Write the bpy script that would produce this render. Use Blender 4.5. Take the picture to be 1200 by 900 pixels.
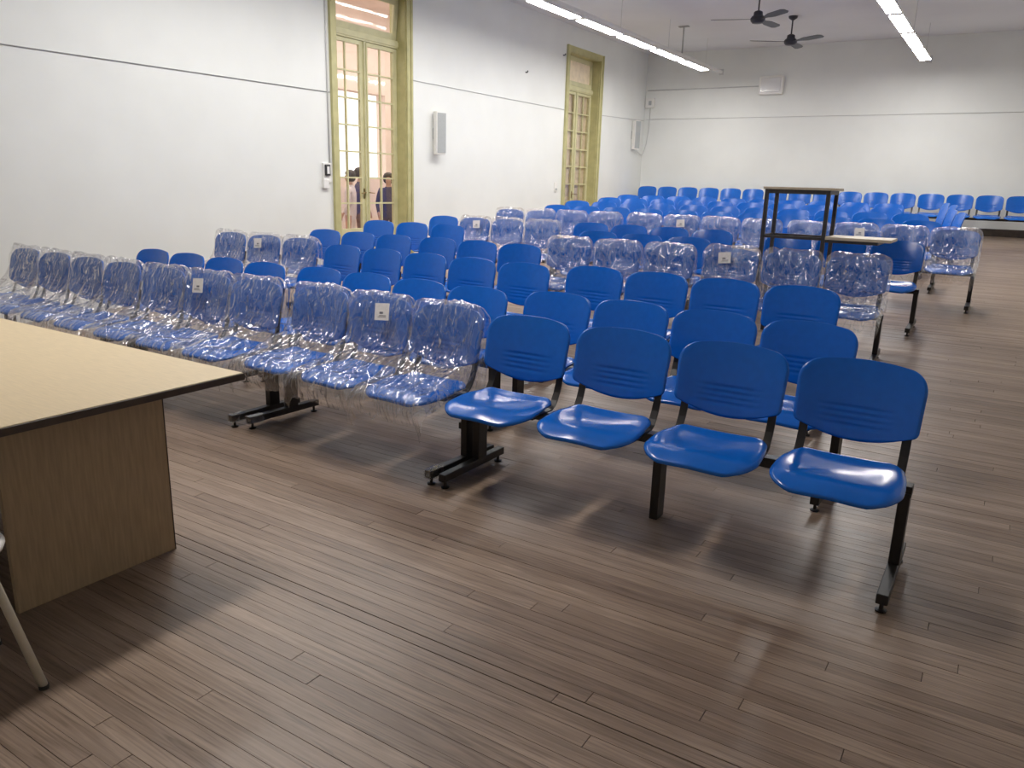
import bpy, bmesh, math, random
from mathutils import Vector, Matrix, noise, Euler

random.seed(7)
SC = bpy.context.scene
for o in list(bpy.data.objects):
    bpy.data.objects.remove(o, do_unlink=True)
COL = SC.collection
R_ = math.radians

# ------------------------------------------------------------------ camera
EYE = 1.49
F_PX, CX, CY = 905.0, 600.0, 450.0
def cdir(px, py):
    return Vector(((px - CX) / F_PX, -(py - CY) / F_PX, -1.0)).normalized()
AY = cdir(1192, 231)                       # depth axis of the room
AZ = -cdir(499, 3950); AZ = (AZ - AY * AZ.dot(AY)).normalized()
AX = AY.cross(AZ)
cam = bpy.data.cameras.new('camera'); camo = bpy.data.objects.new('camera', cam); COL.objects.link(camo)
camo.matrix_world = Matrix.Translation((0, 0, EYE)) @ Matrix((AX, AY, AZ)).to_4x4()
cam.sensor_width = 36.0; cam.lens = F_PX / 1200.0 * 36.0; cam.clip_start = 0.05; cam.clip_end = 200
SC.camera = camo

# ------------------------------------------------------------------ world, exposure
w = bpy.data.worlds.new('world'); SC.world = w; w.use_nodes = True
w.node_tree.nodes['Background'].inputs[0].default_value = (1.0, 0.97, 0.93, 1)
w.node_tree.nodes['Background'].inputs[1].default_value = 2.2
SC.view_settings.view_transform = 'Standard'; SC.view_settings.look = 'None'
SC.view_settings.gamma = 1.0; SC.view_settings.use_curve_mapping = False
SC.view_settings.exposure = 0.0
LAMP = 53.0                                # radiance of the fluorescent diffusers
try:
    SC.cycles.transparent_max_bounces = 24
    SC.cycles.max_bounces = 8
    SC.cycles.diffuse_bounces = 5
    SC.cycles.caustics_reflective = False; SC.cycles.caustics_refractive = False
    SC.cycles.sample_clamp_indirect = 6.0
except Exception:
    pass

# ------------------------------------------------------------------ room numbers
XL, XR, YF, YB, ZC = -8.2, 1.6, -3.0, 19.0, 4.64
YS, SL = 3.9, 0.0458                       # the floor is level up to YS, then rises
TH = math.atan(SL)
def fz(y): return 0.0 if y < YS else SL * (y - YS)

# ------------------------------------------------------------------ materials
MATS = {}
def nt(name):
    m = bpy.data.materials.new(name); m.use_nodes = True
    t = m.node_tree; b = t.nodes['Principled BSDF']
    return m, t, b
def N(t, k, **kw):
    n = t.nodes.new(k)
    for a, v in kw.items():
        setattr(n, a, v)
    return n
def L(t, a, b): t.links.new(a, b)
def ramp(t, stops):
    r = N(t, 'ShaderNodeValToRGB'); e = r.color_ramp.elements
    while len(e) < len(stops): e.new(0.5)
    for i, (p, c) in enumerate(stops):
        e[i].position = p; e[i].color = (*c, 1)
    return r
def mat(name, col, rough=0.5, metal=0.0, var=0.0, scale=8.0, bump=0.0, spec=0.5, stretch=None):
    if name in MATS: return MATS[name]
    m, t, b = nt(name)
    b.inputs['Roughness'].default_value = rough; b.inputs['Metallic'].default_value = metal
    b.inputs['Specular IOR Level'].default_value = spec
    g = N(t, 'ShaderNodeNewGeometry'); mp = N(t, 'ShaderNodeMapping')
    L(t, g.outputs['Position'], mp.inputs[0])
    if stretch: mp.inputs['Scale'].default_value = stretch
    no = N(t, 'ShaderNodeTexNoise'); no.inputs['Scale'].default_value = scale; no.inputs['Detail'].default_value = 5
    L(t, mp.outputs[0], no.inputs['Vector'])
    lo = [max(0, c * (1 - var)) for c in col]; hi = [min(1, c * (1 + var)) for c in col]
    r = ramp(t, [(0.3, lo), (0.7, hi)]); L(t, no.outputs['Fac'], r.inputs[0]); L(t, r.outputs[0], b.inputs['Base Color'])
    if bump:
        bu = N(t, 'ShaderNodeBump'); bu.inputs['Strength'].default_value = bump; bu.inputs['Distance'].default_value = 0.004
        L(t, no.outputs['Fac'], bu.inputs['Height']); L(t, bu.outputs[0], b.inputs['Normal'])
    MATS[name] = m; return m

M_WALL = mat('white_wall_paint', (0.795, 0.81, 0.785), 0.6, var=0.03, scale=1.3, bump=0.12)
M_CEIL = mat('ceiling_paint', (0.82, 0.82, 0.83), 0.8, var=0.03, scale=0.8)
M_BLUE = mat('blue_plastic', (0.003, 0.118, 0.52), 0.22, var=0.05, scale=30, bump=0.02)
M_BLACK = mat('black_metal', (0.014, 0.011, 0.010), 0.4, var=0.2, scale=40)
M_STEEL = mat('worn_steel', (0.35, 0.33, 0.30), 0.35, metal=0.9, var=0.2, scale=60)
M_DARKW = mat('dark_skirting_wood', (0.045, 0.032, 0.024), 0.5, var=0.3, scale=12)
M_OLIVE = mat('olive_door_paint', (0.49, 0.46, 0.23), 0.5, var=0.10, scale=7, bump=0.1)
M_OLIVE2 = mat('pale_olive_door_paint', (0.60, 0.57, 0.34), 0.5, var=0.08, scale=7, bump=0.1)
M_CREAM = mat('cream_shutter_paint', (0.86, 0.73, 0.54), 0.55, var=0.10, scale=9)
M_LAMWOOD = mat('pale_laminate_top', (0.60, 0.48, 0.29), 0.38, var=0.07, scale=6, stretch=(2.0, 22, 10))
M_LAMSIDE = mat('shaded_laminate_side', (0.40, 0.285, 0.165), 0.5, var=0.12, scale=5, stretch=(20, 20, 1.6))  # shading of the desk sides is put into this darker laminate colour
M_EDGE = mat('dark_edge_band', (0.055, 0.034, 0.022), 0.5, var=0.2, scale=20)
M_WHITE = mat('white_enamel', (0.82, 0.81, 0.78), 0.35, var=0.02, scale=10)
M_CREAMLEG = mat('cream_enamel', (0.62, 0.57, 0.45), 0.4, var=0.06, scale=20)
M_GREY = mat('grey_grille', (0.42, 0.44, 0.44), 0.5, var=0.06, scale=60)
M_DGREY = mat('dark_plastic', (0.03, 0.03, 0.03), 0.4, var=0.1, scale=40)
M_CABLE = mat('grey_cable', (0.40, 0.40, 0.39), 0.6, var=0.05, scale=10)
M_CABLEW = mat('white_cable', (0.62, 0.62, 0.61), 0.6, var=0.05, scale=10)
M_FAN = mat('dark_fan_enamel', (0.035, 0.035, 0.045), 0.4, var=0.1, scale=10)
M_PAPER = mat('paper_label', (0.80, 0.77, 0.74), 0.7, var=0.06, scale=60)
M_INK = mat('print_ink', (0.16, 0.16, 0.18), 0.7, var=0.1, scale=60)
M_BOARD = mat('worn_board', (0.62, 0.52, 0.38), 0.5, var=0.1, scale=8, stretch=(2, 20, 10))
M_STANDM = mat('brown_black_tube', (0.035, 0.030, 0.028), 0.45, var=0.2, scale=30)
M_BRASS = mat('old_brass', (0.25, 0.18, 0.08), 0.4, metal=0.7, var=0.2, scale=30)
M_GWALL = mat('gallery_plaster', (0.80, 0.66, 0.58), 0.8, var=0.05, scale=2)
M_GFLOOR = mat('gallery_tile', (0.45, 0.36, 0.32), 0.5, var=0.1, scale=5)
M_SKIN = mat('skin', (0.55, 0.33, 0.25), 0.5, var=0.04, scale=20)
M_HAIR = mat('dark_hair', (0.03, 0.02, 0.018), 0.5, var=0.2, scale=50)
M_CLOTHW = mat('pale_cloth', (0.75, 0.66, 0.64), 0.8, var=0.05, scale=20)
M_CLOTHD = mat('navy_cloth', (0.07, 0.055, 0.11), 0.8, var=0.1, scale=20)
M_CLOTHB = mat('brown_cloth', (0.20, 0.13, 0.12), 0.8, var=0.1, scale=20)

def make_planks():
    m, t, b = nt('floor_plank_wood')
    g = N(t, 'ShaderNodeNewGeometry'); oi = N(t, 'ShaderNodeObjectInfo')
    add = N(t, 'ShaderNodeMath', operation='ADD'); L(t, oi.outputs['Random'], add.inputs[0]); L(t, g.outputs['Random Per Island'], add.inputs[1])
    fr = N(t, 'ShaderNodeMath', operation='FRACT'); L(t, add.outputs[0], fr.inputs[0])
    cmb = N(t, 'ShaderNodeCombineXYZ')
    k = N(t, 'ShaderNodeMath', operation='MULTIPLY'); k.inputs[1].default_value = 37.0; L(t, fr.outputs[0], k.inputs[0])
    L(t, k.outputs[0], cmb.inputs[0]); L(t, k.outputs[0], cmb.inputs[2])
    va = N(t, 'ShaderNodeVectorMath', operation='ADD'); L(t, g.outputs['Position'], va.inputs[0]); L(t, cmb.outputs[0], va.inputs[1])
    mp = N(t, 'ShaderNodeMapping'); mp.inputs['Scale'].default_value = (1.3, 30, 8); L(t, va.outputs[0], mp.inputs[0])
    gr = N(t, 'ShaderNodeTexNoise'); gr.inputs['Scale'].default_value = 1.6; gr.inputs['Detail'].default_value = 7; gr.inputs['Distortion'].default_value = 2.0
    L(t, mp.outputs[0], gr.inputs['Vector'])
    big = N(t, 'ShaderNodeTexNoise'); big.inputs['Scale'].default_value = 0.9; big.inputs['Detail'].default_value = 4
    L(t, g.outputs['Position'], big.inputs['Vector'])
    base = ramp(t, [(0.0, (0.215, 0.152, 0.110)), (0.5, (0.265, 0.192, 0.140)), (1.0, (0.315, 0.232, 0.172))])
    L(t, fr.outputs[0], base.inputs[0])
    gc = ramp(t, [(0.30, (0.60, 0.56, 0.53)), (0.42, (0.84, 0.82, 0.80)), (0.55, (1.02, 1.02, 1.02)), (0.72, (1.26, 1.25, 1.24))])
    L(t, gr.outputs['Fac'], gc.inputs[0])
    mx = N(t, 'ShaderNodeMix', data_type='RGBA', blend_type='MULTIPLY'); mx.inputs[0].default_value = 1.0
    L(t, base.outputs[0], mx.inputs[6]); L(t, gc.outputs[0], mx.inputs[7])
    bc = ramp(t, [(0.33, (0.74, 0.71, 0.68)), (0.50, (1.0, 1.0, 1.0)), (0.68, (1.12, 1.13, 1.14))]); L(t, big.outputs['Fac'], bc.inputs[0])
    mx2 = N(t, 'ShaderNodeMix', data_type='RGBA', blend_type='MULTIPLY'); mx2.inputs[0].default_value = 1.0
    L(t, mx.outputs[2], mx2.inputs[6]); L(t, bc.outputs[0], mx2.inputs[7])
    L(t, mx2.outputs[2], b.inputs['Base Color'])
    rr = N(t, 'ShaderNodeMapRange'); rr.inputs[3].default_value = 0.26; rr.inputs[4].default_value = 0.50
    L(t, gr.outputs['Fac'], rr.inputs[0]); L(t, rr.outputs[0], b.inputs['Roughness'])
    b.inputs['Specular IOR Level'].default_value = 0.45
    bu = N(t, 'ShaderNodeBump'); bu.inputs['Strength'].default_value = 0.35; bu.inputs['Distance'].default_value = 0.002
    L(t, gr.outputs['Fac'], bu.inputs['Height'])
    b2 = N(t, 'ShaderNodeBump'); b2.inputs['Strength'].default_value = 0.12; b2.inputs['Distance'].default_value = 0.03
    w2 = N(t, 'ShaderNodeTexNoise'); w2.inputs['Scale'].default_value = 7; w2.inputs['Detail'].default_value = 2
    L(t, va.outputs[0], w2.inputs['Vector']); L(t, w2.outputs['Fac'], b2.inputs['Height']); L(t, bu.outputs[0], b2.inputs['Normal'])
    L(t, b2.outputs[0], b.inputs['Normal'])
    return m
M_PLANK = make_planks()
M_UNDER = mat('dark_subfloor', (0.022, 0.015, 0.011), 0.8, var=0.1, scale=5)

def schlick(t, k=1.0, f0=0.045, normal=None):
    lw = N(t, 'ShaderNodeLayerWeight'); lw.inputs[0].default_value = 0.5
    if normal is not None: L(t, normal, lw.inputs['Normal'])
    p = N(t, 'ShaderNodeMath', operation='POWER'); p.inputs[1].default_value = 4.0; L(t, lw.outputs['Facing'], p.inputs[0])
    m = N(t, 'ShaderNodeMath', operation='MULTIPLY_ADD'); m.inputs[1].default_value = (1-f0)*k; m.inputs[2].default_value = f0*k; m.use_clamp = True
    L(t, p.outputs[0], m.inputs[0]); return m.outputs[0]
def make_film():
    m, t, b = nt('clear_plastic_film')
    t.nodes.remove(b); out = t.nodes['Material Output']
    g = N(t, 'ShaderNodeTexCoord'); oi = N(t, 'ShaderNodeObjectInfo')
    k = N(t, 'ShaderNodeMath', operation='MULTIPLY'); k.inputs[1].default_value = 19.0; L(t, oi.outputs['Random'], k.inputs[0])
    va = N(t, 'ShaderNodeVectorMath', operation='ADD'); L(t, g.outputs['Object'], va.inputs[0]); L(t, k.outputs[0], va.inputs[1])
    mp = N(t, 'ShaderNodeMapping'); mp.inputs['Rotation'].default_value = (0.3, 0.5, 0.2); mp.inputs['Scale'].default_value = (1.9, 0.9, 0.7); L(t, va.outputs[0], mp.inputs[0])
    n0 = N(t, 'ShaderNodeTexNoise'); n0.inputs['Scale'].default_value = 5; n0.inputs['Detail'].default_value = 3; L(t, mp.outputs[0], n0.inputs['Vector'])
    vm = N(t, 'ShaderNodeVectorMath', operation='MULTIPLY_ADD'); vm.inputs[1].default_value = (0.22, 0.22, 0.22); L(t, n0.outputs['Color'], vm.inputs[0]); L(t, mp.outputs[0], vm.inputs[2])
    vo = N(t, 'ShaderNodeTexVoronoi'); vo.feature = 'DISTANCE_TO_EDGE'; vo.inputs['Scale'].default_value = 8.5; L(t, vm.outputs[0], vo.inputs['Vector'])
    v2 = N(t, 'ShaderNodeTexVoronoi'); v2.feature = 'F1'; v2.inputs['Scale'].default_value = 17; L(t, vm.outputs[0], v2.inputs['Vector'])
    h1 = N(t, 'ShaderNodeMath', operation='MULTIPLY_ADD'); h1.inputs[1].default_value = 0.35; L(t, v2.outputs['Distance'], h1.inputs[0]); L(t, vo.outputs['Distance'], h1.inputs[2])
    h2 = N(t, 'ShaderNodeMath', operation='MULTIPLY_ADD'); h2.inputs[1].default_value = 0.5; L(t, n0.outputs['Fac'], h2.inputs[0]); L(t, h1.outputs[0], h2.inputs[2])
    bu = N(t, 'ShaderNodeBump'); bu.inputs['Strength'].default_value = 1.0; bu.inputs['Distance'].default_value = 0.035
    L(t, h2.outputs[0], bu.inputs['Height'])
    gl = N(t, 'ShaderNodeBsdfGlossy'); gl.inputs['Roughness'].default_value = 0.13; gl.inputs['Color'].default_value = (1, 1, 1, 1)
    L(t, bu.outputs[0], gl.inputs['Normal'])
    tr = N(t, 'ShaderNodeBsdfTransparent'); tr.inputs[0].default_value = (0.975, 0.972, 0.975, 1)
    df = N(t, 'ShaderNodeBsdfTranslucent'); df.inputs[0].default_value = (0.95, 0.93, 0.94, 1)
    d2 = N(t, 'ShaderNodeBsdfDiffuse'); d2.inputs[0].default_value = (0.95, 0.93, 0.94, 1)
    hz = N(t, 'ShaderNodeMixShader'); hz.inputs[0].default_value = 0.4; L(t, d2.outputs[0], hz.inputs[1]); L(t, df.outputs[0], hz.inputs[2])
    mr = N(t, 'ShaderNodeMapRange'); mr.inputs[1].default_value = 0.0; mr.inputs[2].default_value = 0.035; mr.inputs[3].default_value = 0.34; mr.inputs[4].default_value = 0.045
    L(t, vo.outputs['Distance'], mr.inputs[0])
    m1 = N(t, 'ShaderNodeMixShader'); L(t, mr.outputs[0], m1.inputs[0]); L(t, tr.outputs[0], m1.inputs[1]); L(t, hz.outputs[0], m1.inputs[2])
    m2 = N(t, 'ShaderNodeMixShader'); L(t, schlick(t, 1.0, 0.13, bu.outputs[0]), m2.inputs[0]); L(t, m1.outputs[0], m2.inputs[1]); L(t, gl.outputs[0], m2.inputs[2])
    L(t, m2.outputs[0], out.inputs[0])
    return m
M_FILM = make_film()

def make_glass(name, tint):
    m, t, b = nt(name); t.nodes.remove(b); out = t.nodes['Material Output']
    tr = N(t, 'ShaderNodeBsdfTransparent'); tr.inputs[0].default_value = (*tint, 1)
    gl = N(t, 'ShaderNodeBsdfGlossy'); gl.inputs['Roughness'].default_value = 0.04
    no = N(t, 'ShaderNodeTexNoise'); no.inputs['Scale'].default_value = 6
    bu = N(t, 'ShaderNodeBump'); bu.inputs['Strength'].default_value = 0.05; L(t, no.outputs['Fac'], bu.inputs['Height']); L(t, bu.outputs[0], gl.inputs['Normal'])
    mx = N(t, 'ShaderNodeMixShader'); L(t, schlick(t), mx.inputs[0]); L(t, tr.outputs[0], mx.inputs[1]); L(t, gl.outputs[0], mx.inputs[2])
    L(t, mx.outputs[0], out.inputs[0]); return m
M_GLASS = make_glass('window_glass', (0.94, 0.93, 0.92))

def make_emit(name, col, s):
    m, t, b = nt(name); t.nodes.remove(b)
    e = N(t, 'ShaderNodeEmission'); e.inputs[0].default_value = (*col, 1); e.inputs[1].default_value = s
    L(t, e.outputs[0], t.nodes['Material Output'].inputs[0]); return m
M_PANEL = make_emit('wide_lamp_diffuser', (1.0, 0.95, 0.90), LAMP*1.6)
M_LAMP = make_emit('fluorescent_diffuser', (1.0, 0.97, 0.93), LAMP)

# ------------------------------------------------------------------ mesh helpers
def bx(bm, x0, x1, y0, y1, z0, z1, rot=None):
    v = [bm.verts.new(p) for p in ((x0,y0,z0),(x1,y0,z0),(x1,y1,z0),(x0,y1,z0),(x0,y0,z1),(x1,y0,z1),(x1,y1,z1),(x0,y1,z1))]
    for f in ((0,3,2,1),(4,5,6,7),(0,1,5,4),(1,2,6,5),(2,3,7,6),(3,0,4,7)):
        bm.faces.new([v[i] for i in f])
    if rot: bmesh.ops.transform(bm, matrix=rot, verts=v)
    return v
def tube(bm, pts, r, seg=8, cap=True):
    pts = [Vector(p) for p in pts]; rings = []
    rs = r if isinstance(r, (list, tuple)) else [r] * len(pts)
    up = None
    for i, p in enumerate(pts):
        d = (pts[min(i+1, len(pts)-1)] - pts[max(i-1, 0)]).normalized()
        if up is None:
            up = Vector((0,0,1)) if abs(d.z) < 0.9 else Vector((1,0,0))
        a = d.cross(up).normalized(); c = a.cross(d).normalized(); up = c
        rings.append([bm.verts.new(p + (a*math.cos(2*math.pi*k/seg) + c*math.sin(2*math.pi*k/seg))*rs[i]) for k in range(seg)])
    for i in range(len(rings)-1):
        for k in range(seg):
            bm.faces.new((rings[i][k], rings[i+1][k], rings[i+1][(k+1)%seg], rings[i][(k+1)%seg]))
    if cap:
        bm.faces.new(rings[0]); bm.faces.new(list(reversed(rings[-1])))
def lathe(bm, prof, seg=20, c=(0,0,0)):
    rings = []
    for r, z in prof:
        rings.append([bm.verts.new((c[0]+r*math.cos(2*math.pi*k/seg), c[1]+r*math.sin(2*math.pi*k/seg), c[2]+z)) for k in range(seg)])
    for i in range(len(rings)-1):
        for k in range(seg):
            bm.faces.new((rings[i][k], rings[i][(k+1)%seg], rings[i+1][(k+1)%seg], rings[i+1][k]))
    bm.faces.new(list(reversed(rings[0]))); bm.faces.new(rings[-1])
def mesh(name, bm, m, smooth=False, bevel=0.0, seg=2):
    if bevel:
        bmesh.ops.bevel(bm, geom=list(bm.edges), offset=bevel, segments=seg, profile=0.5, affect='EDGES', clamp_overlap=True)
    bmesh.ops.recalc_face_normals(bm, faces=bm.faces)
    me = bpy.data.meshes.new(name); bm.to_mesh(me); bm.free()
    for mm in (m if isinstance(m, (list, tuple)) else [m]): me.materials.append(mm)
    if smooth:
        for p in me.polygons: p.use_smooth = True
    return me
def link(name, data, parent=None, loc=None, rot=None):
    o = bpy.data.objects.new(name, data); COL.objects.link(o)
    if parent is not None: o.parent = parent
    if loc is not None: o.location = loc
    if rot is not None: o.rotation_euler = rot
    return o
def obj(name, bm, m, parent=None, loc=None, rot=None, smooth=False, bevel=0.0):
    return link(name, mesh(name, bm, m, smooth, bevel), parent, loc, rot)
def box(name, x0, x1, y0, y1, z0, z1, m, parent=None, bevel=0.0, loc=None, rot=None):
    bm = bmesh.new(); bx(bm, x0, x1, y0, y1, z0, z1); return obj(name, bm, m, parent, loc, rot, bevel=bevel)
def tag(o, label, cat, group=None):
    o['label'] = label; o['category'] = cat
    if group: o['group'] = group
    return o
def struct(o, label=None, cat=None):
    o['kind'] = 'structure'
    if label: o['label'] = label
    if cat: o['category'] = cat
    return o
def empty(name, loc=(0,0,0), rot=(0,0,0)):
    o = bpy.data.objects.new(name, None); COL.objects.link(o); o.location = loc; o.rotation_euler = rot
    o.empty_display_size = 0.1; return o

# ------------------------------------------------------------------ floor
PW, GAP = 0.058, 0.0007
bm = bmesh.new()
T0 = 0.018
for (ya, yb) in ((YF, YS), (YS, YB)):
    za, zb = fz(ya) - T0, fz(yb) - T0
    v = [bm.verts.new(p) for p in ((XL,ya,za),(XR,ya,za),(XR,yb,zb),(XL,yb,zb),(XL,ya,za-.15),(XR,ya,za-.15),(XR,yb,zb-.15),(XL,yb,zb-.15))]
    for f in ((0,1,2,3),(7,6,5,4),(0,4,5,1),(1,5,6,2),(2,6,7,3),(3,7,4,0)):
        bm.faces.new([v[i] for i in f])
floor = struct(obj('floor', bm, M_UNDER), 'brown wooden strip floor rising gently towards the back wall', 'floor')
bm = bmesh.new(); bx(bm, -0.5, 0.5, -(PW-GAP)/2, (PW-GAP)/2, -T0+0.0005, 0)
top = [e for e in bm.edges if all(abs(v.co.z) < 1e-6 for v in e.verts) and abs(e.verts[0].co.y - e.verts[1].co.y) < 1e-6]
bmesh.ops.bevel(bm, geom=top, offset=0.0007, segments=1, affect='EDGES')
plank_me = mesh('plank', bm, M_PLANK)
def in_view(x, y):
    v = Vector((x, y, fz(y) - EYE)); c = Vector((AX.x*v.x+AY.x*v.y+AZ.x*v.z, AX.y*v.x+AY.y*v.y+AZ.y*v.z, AX.z*v.x+AY.z*v.y+AZ.z*v.z))
    if c.z > -0.1: return False
    px = CX + F_PX*c.x/-c.z; py = CY - F_PX*c.y/-c.z
    return -20 < px < 1220 and -20 < py < 925
boards = []
y = YF + PW/2
rp = random.Random(11)
while y < YB - PW/2:
    x = XL + 0.01 - rp.uniform(0, 2.0)
    while x < XR - 0.02:
        ln = rp.choice((1.6, 2.1, 2.6, 3.0, 3.6))
        a, b_ = max(x, XL), min(x + ln, XR)
        if b_ - a > 0.12: boards.append((a, b_, y))
        x += ln + 0.0012
    y += PW
seen = [b_ for b_ in boards if b_[2] > 0.5 and any(in_view(b_[0] + (b_[1]-b_[0])*k/6, b_[2]) for k in range(7))]
seen.sort(key=lambda q: q[2]); near = seen[:300]; nearset = set(near)
for (a, b_, y) in near:
    o = link('plank', plank_me, floor, ((a+b_)/2, y, fz(y) - rp.uniform(0, 0.0012)), (TH if y > YS else 0, 0, 0))
    wide = 0.91 if abs(y - 1.77) < 0.03 and b_ > -2.3 and a < -.4 else rp.choice((1.0, .998, .995, .985))
    o.scale = (b_ - a - 0.0012, wide, 1)
bm = bmesh.new()
for q in boards:
    if q in nearset: continue
    a, b_, y = q; z = fz(y) - rp.uniform(0, 0.0012); h = (PW-GAP)/2; s = SL if y > YS else 0
    pts = [(-h, -T0+.0006), (-h, -.0007), (-h+.0007, 0), (h-.0007, 0), (h, -.0007), (h, -T0+.0006)]
    A = [bm.verts.new((a+.0006, y+p, z+d+s*p)) for p, d in pts]; B = [bm.verts.new((b_-.0006, y+p, z+d+s*p)) for p, d in pts]
    for i in range(5): bm.faces.new((A[i], B[i], B[i+1], A[i+1]))
    bm.faces.new(A); bm.faces.new(list(reversed(B)))
st = obj('far_planks', bm, M_PLANK, floor); st['kind'] = 'stuff'

# ------------------------------------------------------------------ walls, ceiling
D1 = (8.28, 9.79); D2 = (14.95, 16.40); DT = 4.14     # door openings in the left wall, top of opening
WT = 0.30
def wall_left():
    bm = bmesh.new()
    segs = [YF, D1[0], D1[1], D2[0], D2[1], YB]
    for i in range(5):
        lo = DT if i in (1, 3) else -0.2
        bx(bm, XL-WT, XL, segs[i], segs[i+1], lo, ZC)
    bmesh.ops.remove_doubles(bm, verts=bm.verts, dist=1e-5)
    return obj('wall_left', bm, M_WALL)
struct(wall_left(), 'white painted side wall with two tall glazed doors', 'wall')
struct(box('wall_back', XL-WT, XR+.2, YB, YB+.2, -0.2, ZC, M_WALL), 'plain white end wall behind the last row of seats', 'wall')
struct(box('wall_right', XR, XR+.2, YF, YB, -0.2, ZC, M_WALL), 'white side wall', 'wall')
struct(box('wall_front', XL-WT, XR+.2, YF-.2, YF, -0.2, ZC, M_WALL), 'white wall behind the desk end', 'wall')
struct(box('ceiling', XL-WT, XR+.2, YF-.2, YB+.2, ZC, ZC+.2, M_CEIL), 'plain pale ceiling high above the seats', 'ceiling')
z = fz(YB)
struct(box('baseboard_back', XL, XR, YB-.03, YB, z-.05, z+.15, M_DARKW, bevel=.004), 'dark wooden skirting along the end wall', 'skirting')

# ------------------------------------------------------------------ doors
def door(name, y0, y1, label, shutter):
    zf = fz((y0+y1)/2)
    root = empty(name, (XL, (y0+y1)/2, zf)); struct(root, label, 'door')
    cy = (y0+y1)/2; hw = (y1-y0)/2; H = DT - zf
    bm = bmesh.new()                                       # casing on the room face
    bx(bm, 0.0, .03, -hw-.11, -hw+.01, 0, H+.11); bx(bm, 0.0, .03, hw-.01, hw+.11, 0, H+.11); bx(bm, 0.0, .03, -hw+.01, hw-.01, H-.01, H+.11)
    bx(bm, .03, .045, -hw-.11, -hw-.07, 0, H+.11); bx(bm, .03, .045, hw+.07, hw+.11, 0, H+.11)
    obj('casing', bm, M_OLIVE, root)
    bm = bmesh.new()                                       # lining of the reveal
    bx(bm, -WT, 0, -hw, -hw+.025, 0, H); bx(bm, -WT, 0, hw-.025, hw, 0, H); bx(bm, -WT, 0, -hw+.025, hw-.025, H-.025, H)
    obj('jamb', bm, M_OLIVE, root)
    xd = -0.20                                             # plane of the leaves
    zt = EYE + 1.93 - zf                                   # top of leaves
    bm = bmesh.new(); bx(bm, xd-.03, xd+.05, -hw+.02, hw-.02, zt+.005, zt+.115); bx(bm, xd+.05, xd+.065, -hw+.02, hw-.02, zt+.03, zt+.09)
    obj('transom_bar', bm, M_OLIVE2, root)
    # hopper light above, tilted into the room
    ht = H - .03 - (zt + .12); wd = hw - .03
    tr = empty('transom_window', (xd, 0, zt+.125), (0, R_(6) if not shutter else 0, 0)); tr.parent = root
    bm = bmesh.new(); fr = .085
    bx(bm, -.02, .025, -wd, wd, 0, fr); bx(bm, -.02, .025, -wd, wd, ht-fr, ht); bx(bm, -.02, .025, -wd, -wd+fr, fr, ht-fr); bx(bm, -.02, .025, wd-fr, wd, fr, ht-fr)
    obj('sash', bm, M_OLIVE2, tr)
    if shutter:
        box('shutter_panel', -.01, .004, -wd+fr, wd-fr, fr, ht-fr, M_CREAM, tr)
    else:
        box('pane', -.002, .002, -wd+fr, wd-fr, fr, ht-fr, M_GLASS, tr)
    P = .372
    for s in (-1, 1):
        lf = empty('door_leaf', (xd, s*(hw-.02)/2, 0)); lf.parent = root
        w = (hw-.024)/2; sw = .085
        zb = zt - .055 - 7*P
        bm = bmesh.new()
        bx(bm, -.02, .025, -w, -w+sw, .01, zt); bx(bm, -.02, .025, w-sw, w, .01, zt)
        bx(bm, -.02, .025, -w+sw, w-sw, zt-.055, zt); bx(bm, -.02, .025, -w+sw, w-sw, .01, zb)
        bx(bm, .025, .032, -w+sw+.03, w-sw-.03, .1, zb-.08)
        if s == 1: bx(bm, .025, .045, -w-.02, -w+.035, .01, zt)
        obj('leaf_frame', bm, M_OLIVE2, lf)
        bar = bmesh.new(); bx(bar, -.014, .018, -.011, .011, zb, zt-.055); obj('glazing_bar', bar, M_OLIVE2, lf)
        for r in range(1, 7):
            zz = zb + r*P
            for q in (-1, 1):
                ya, yb = (-w+sw, -.011) if q < 0 else (.011, w-sw)
                box('glazing_bar', -.014, .018, ya, yb, zz-.011, zz+.011, M_OLIVE2, lf)
        for r in range(7):
            for q in (-1, 1):
                ya, yb = (-w+sw, -.011) if q < 0 else (.011, w-sw)
                box('pane', -.002, .002, ya, yb, zb+r*P+(.011 if r else 0), zb+(r+1)*P-(.011 if r < 6 else 0), M_GLASS, lf)
        if shutter:
            for j in range(3):
                ya = -w+.02 + j*(2*w-.04)/3; yb = ya + (2*w-.04)/3 - (.004 if not (s == 1 and j == 2) else .045)
                box('shutter_board', -.065, -.045, ya, yb, .02, zt-.01, M_CREAM, lf, bevel=.003)
        bm = bmesh.new()
        ky = -s*(w-.04); kz = EYE - .20 - zf
        tube(bm, [(.025, ky, kz), (.07, ky, kz), (.075, ky+.05*s, kz-.005), (.07, ky+.10*s, kz-.01)], .008)
        bx(bm, .025, .030, ky-.015, ky+.015, kz-.09, kz+.06)
        obj('door_handle', bm, M_BRASS, lf)
    bm = bmesh.new(); tube(bm, [(xd+.075, -.0, .55), (xd+.075, 0, zt-.02)], .008)
    if not shutter: obj('espagnolette_rod', bm, M_OLIVE, root)
    else: bm.free()
    return root
door('door_1', *D1, 'tall olive double door with clear panes, people visible behind the glass', False)
door('door_2', *D2, 'tall olive double door with cream shutters closed behind the panes', True)

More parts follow.
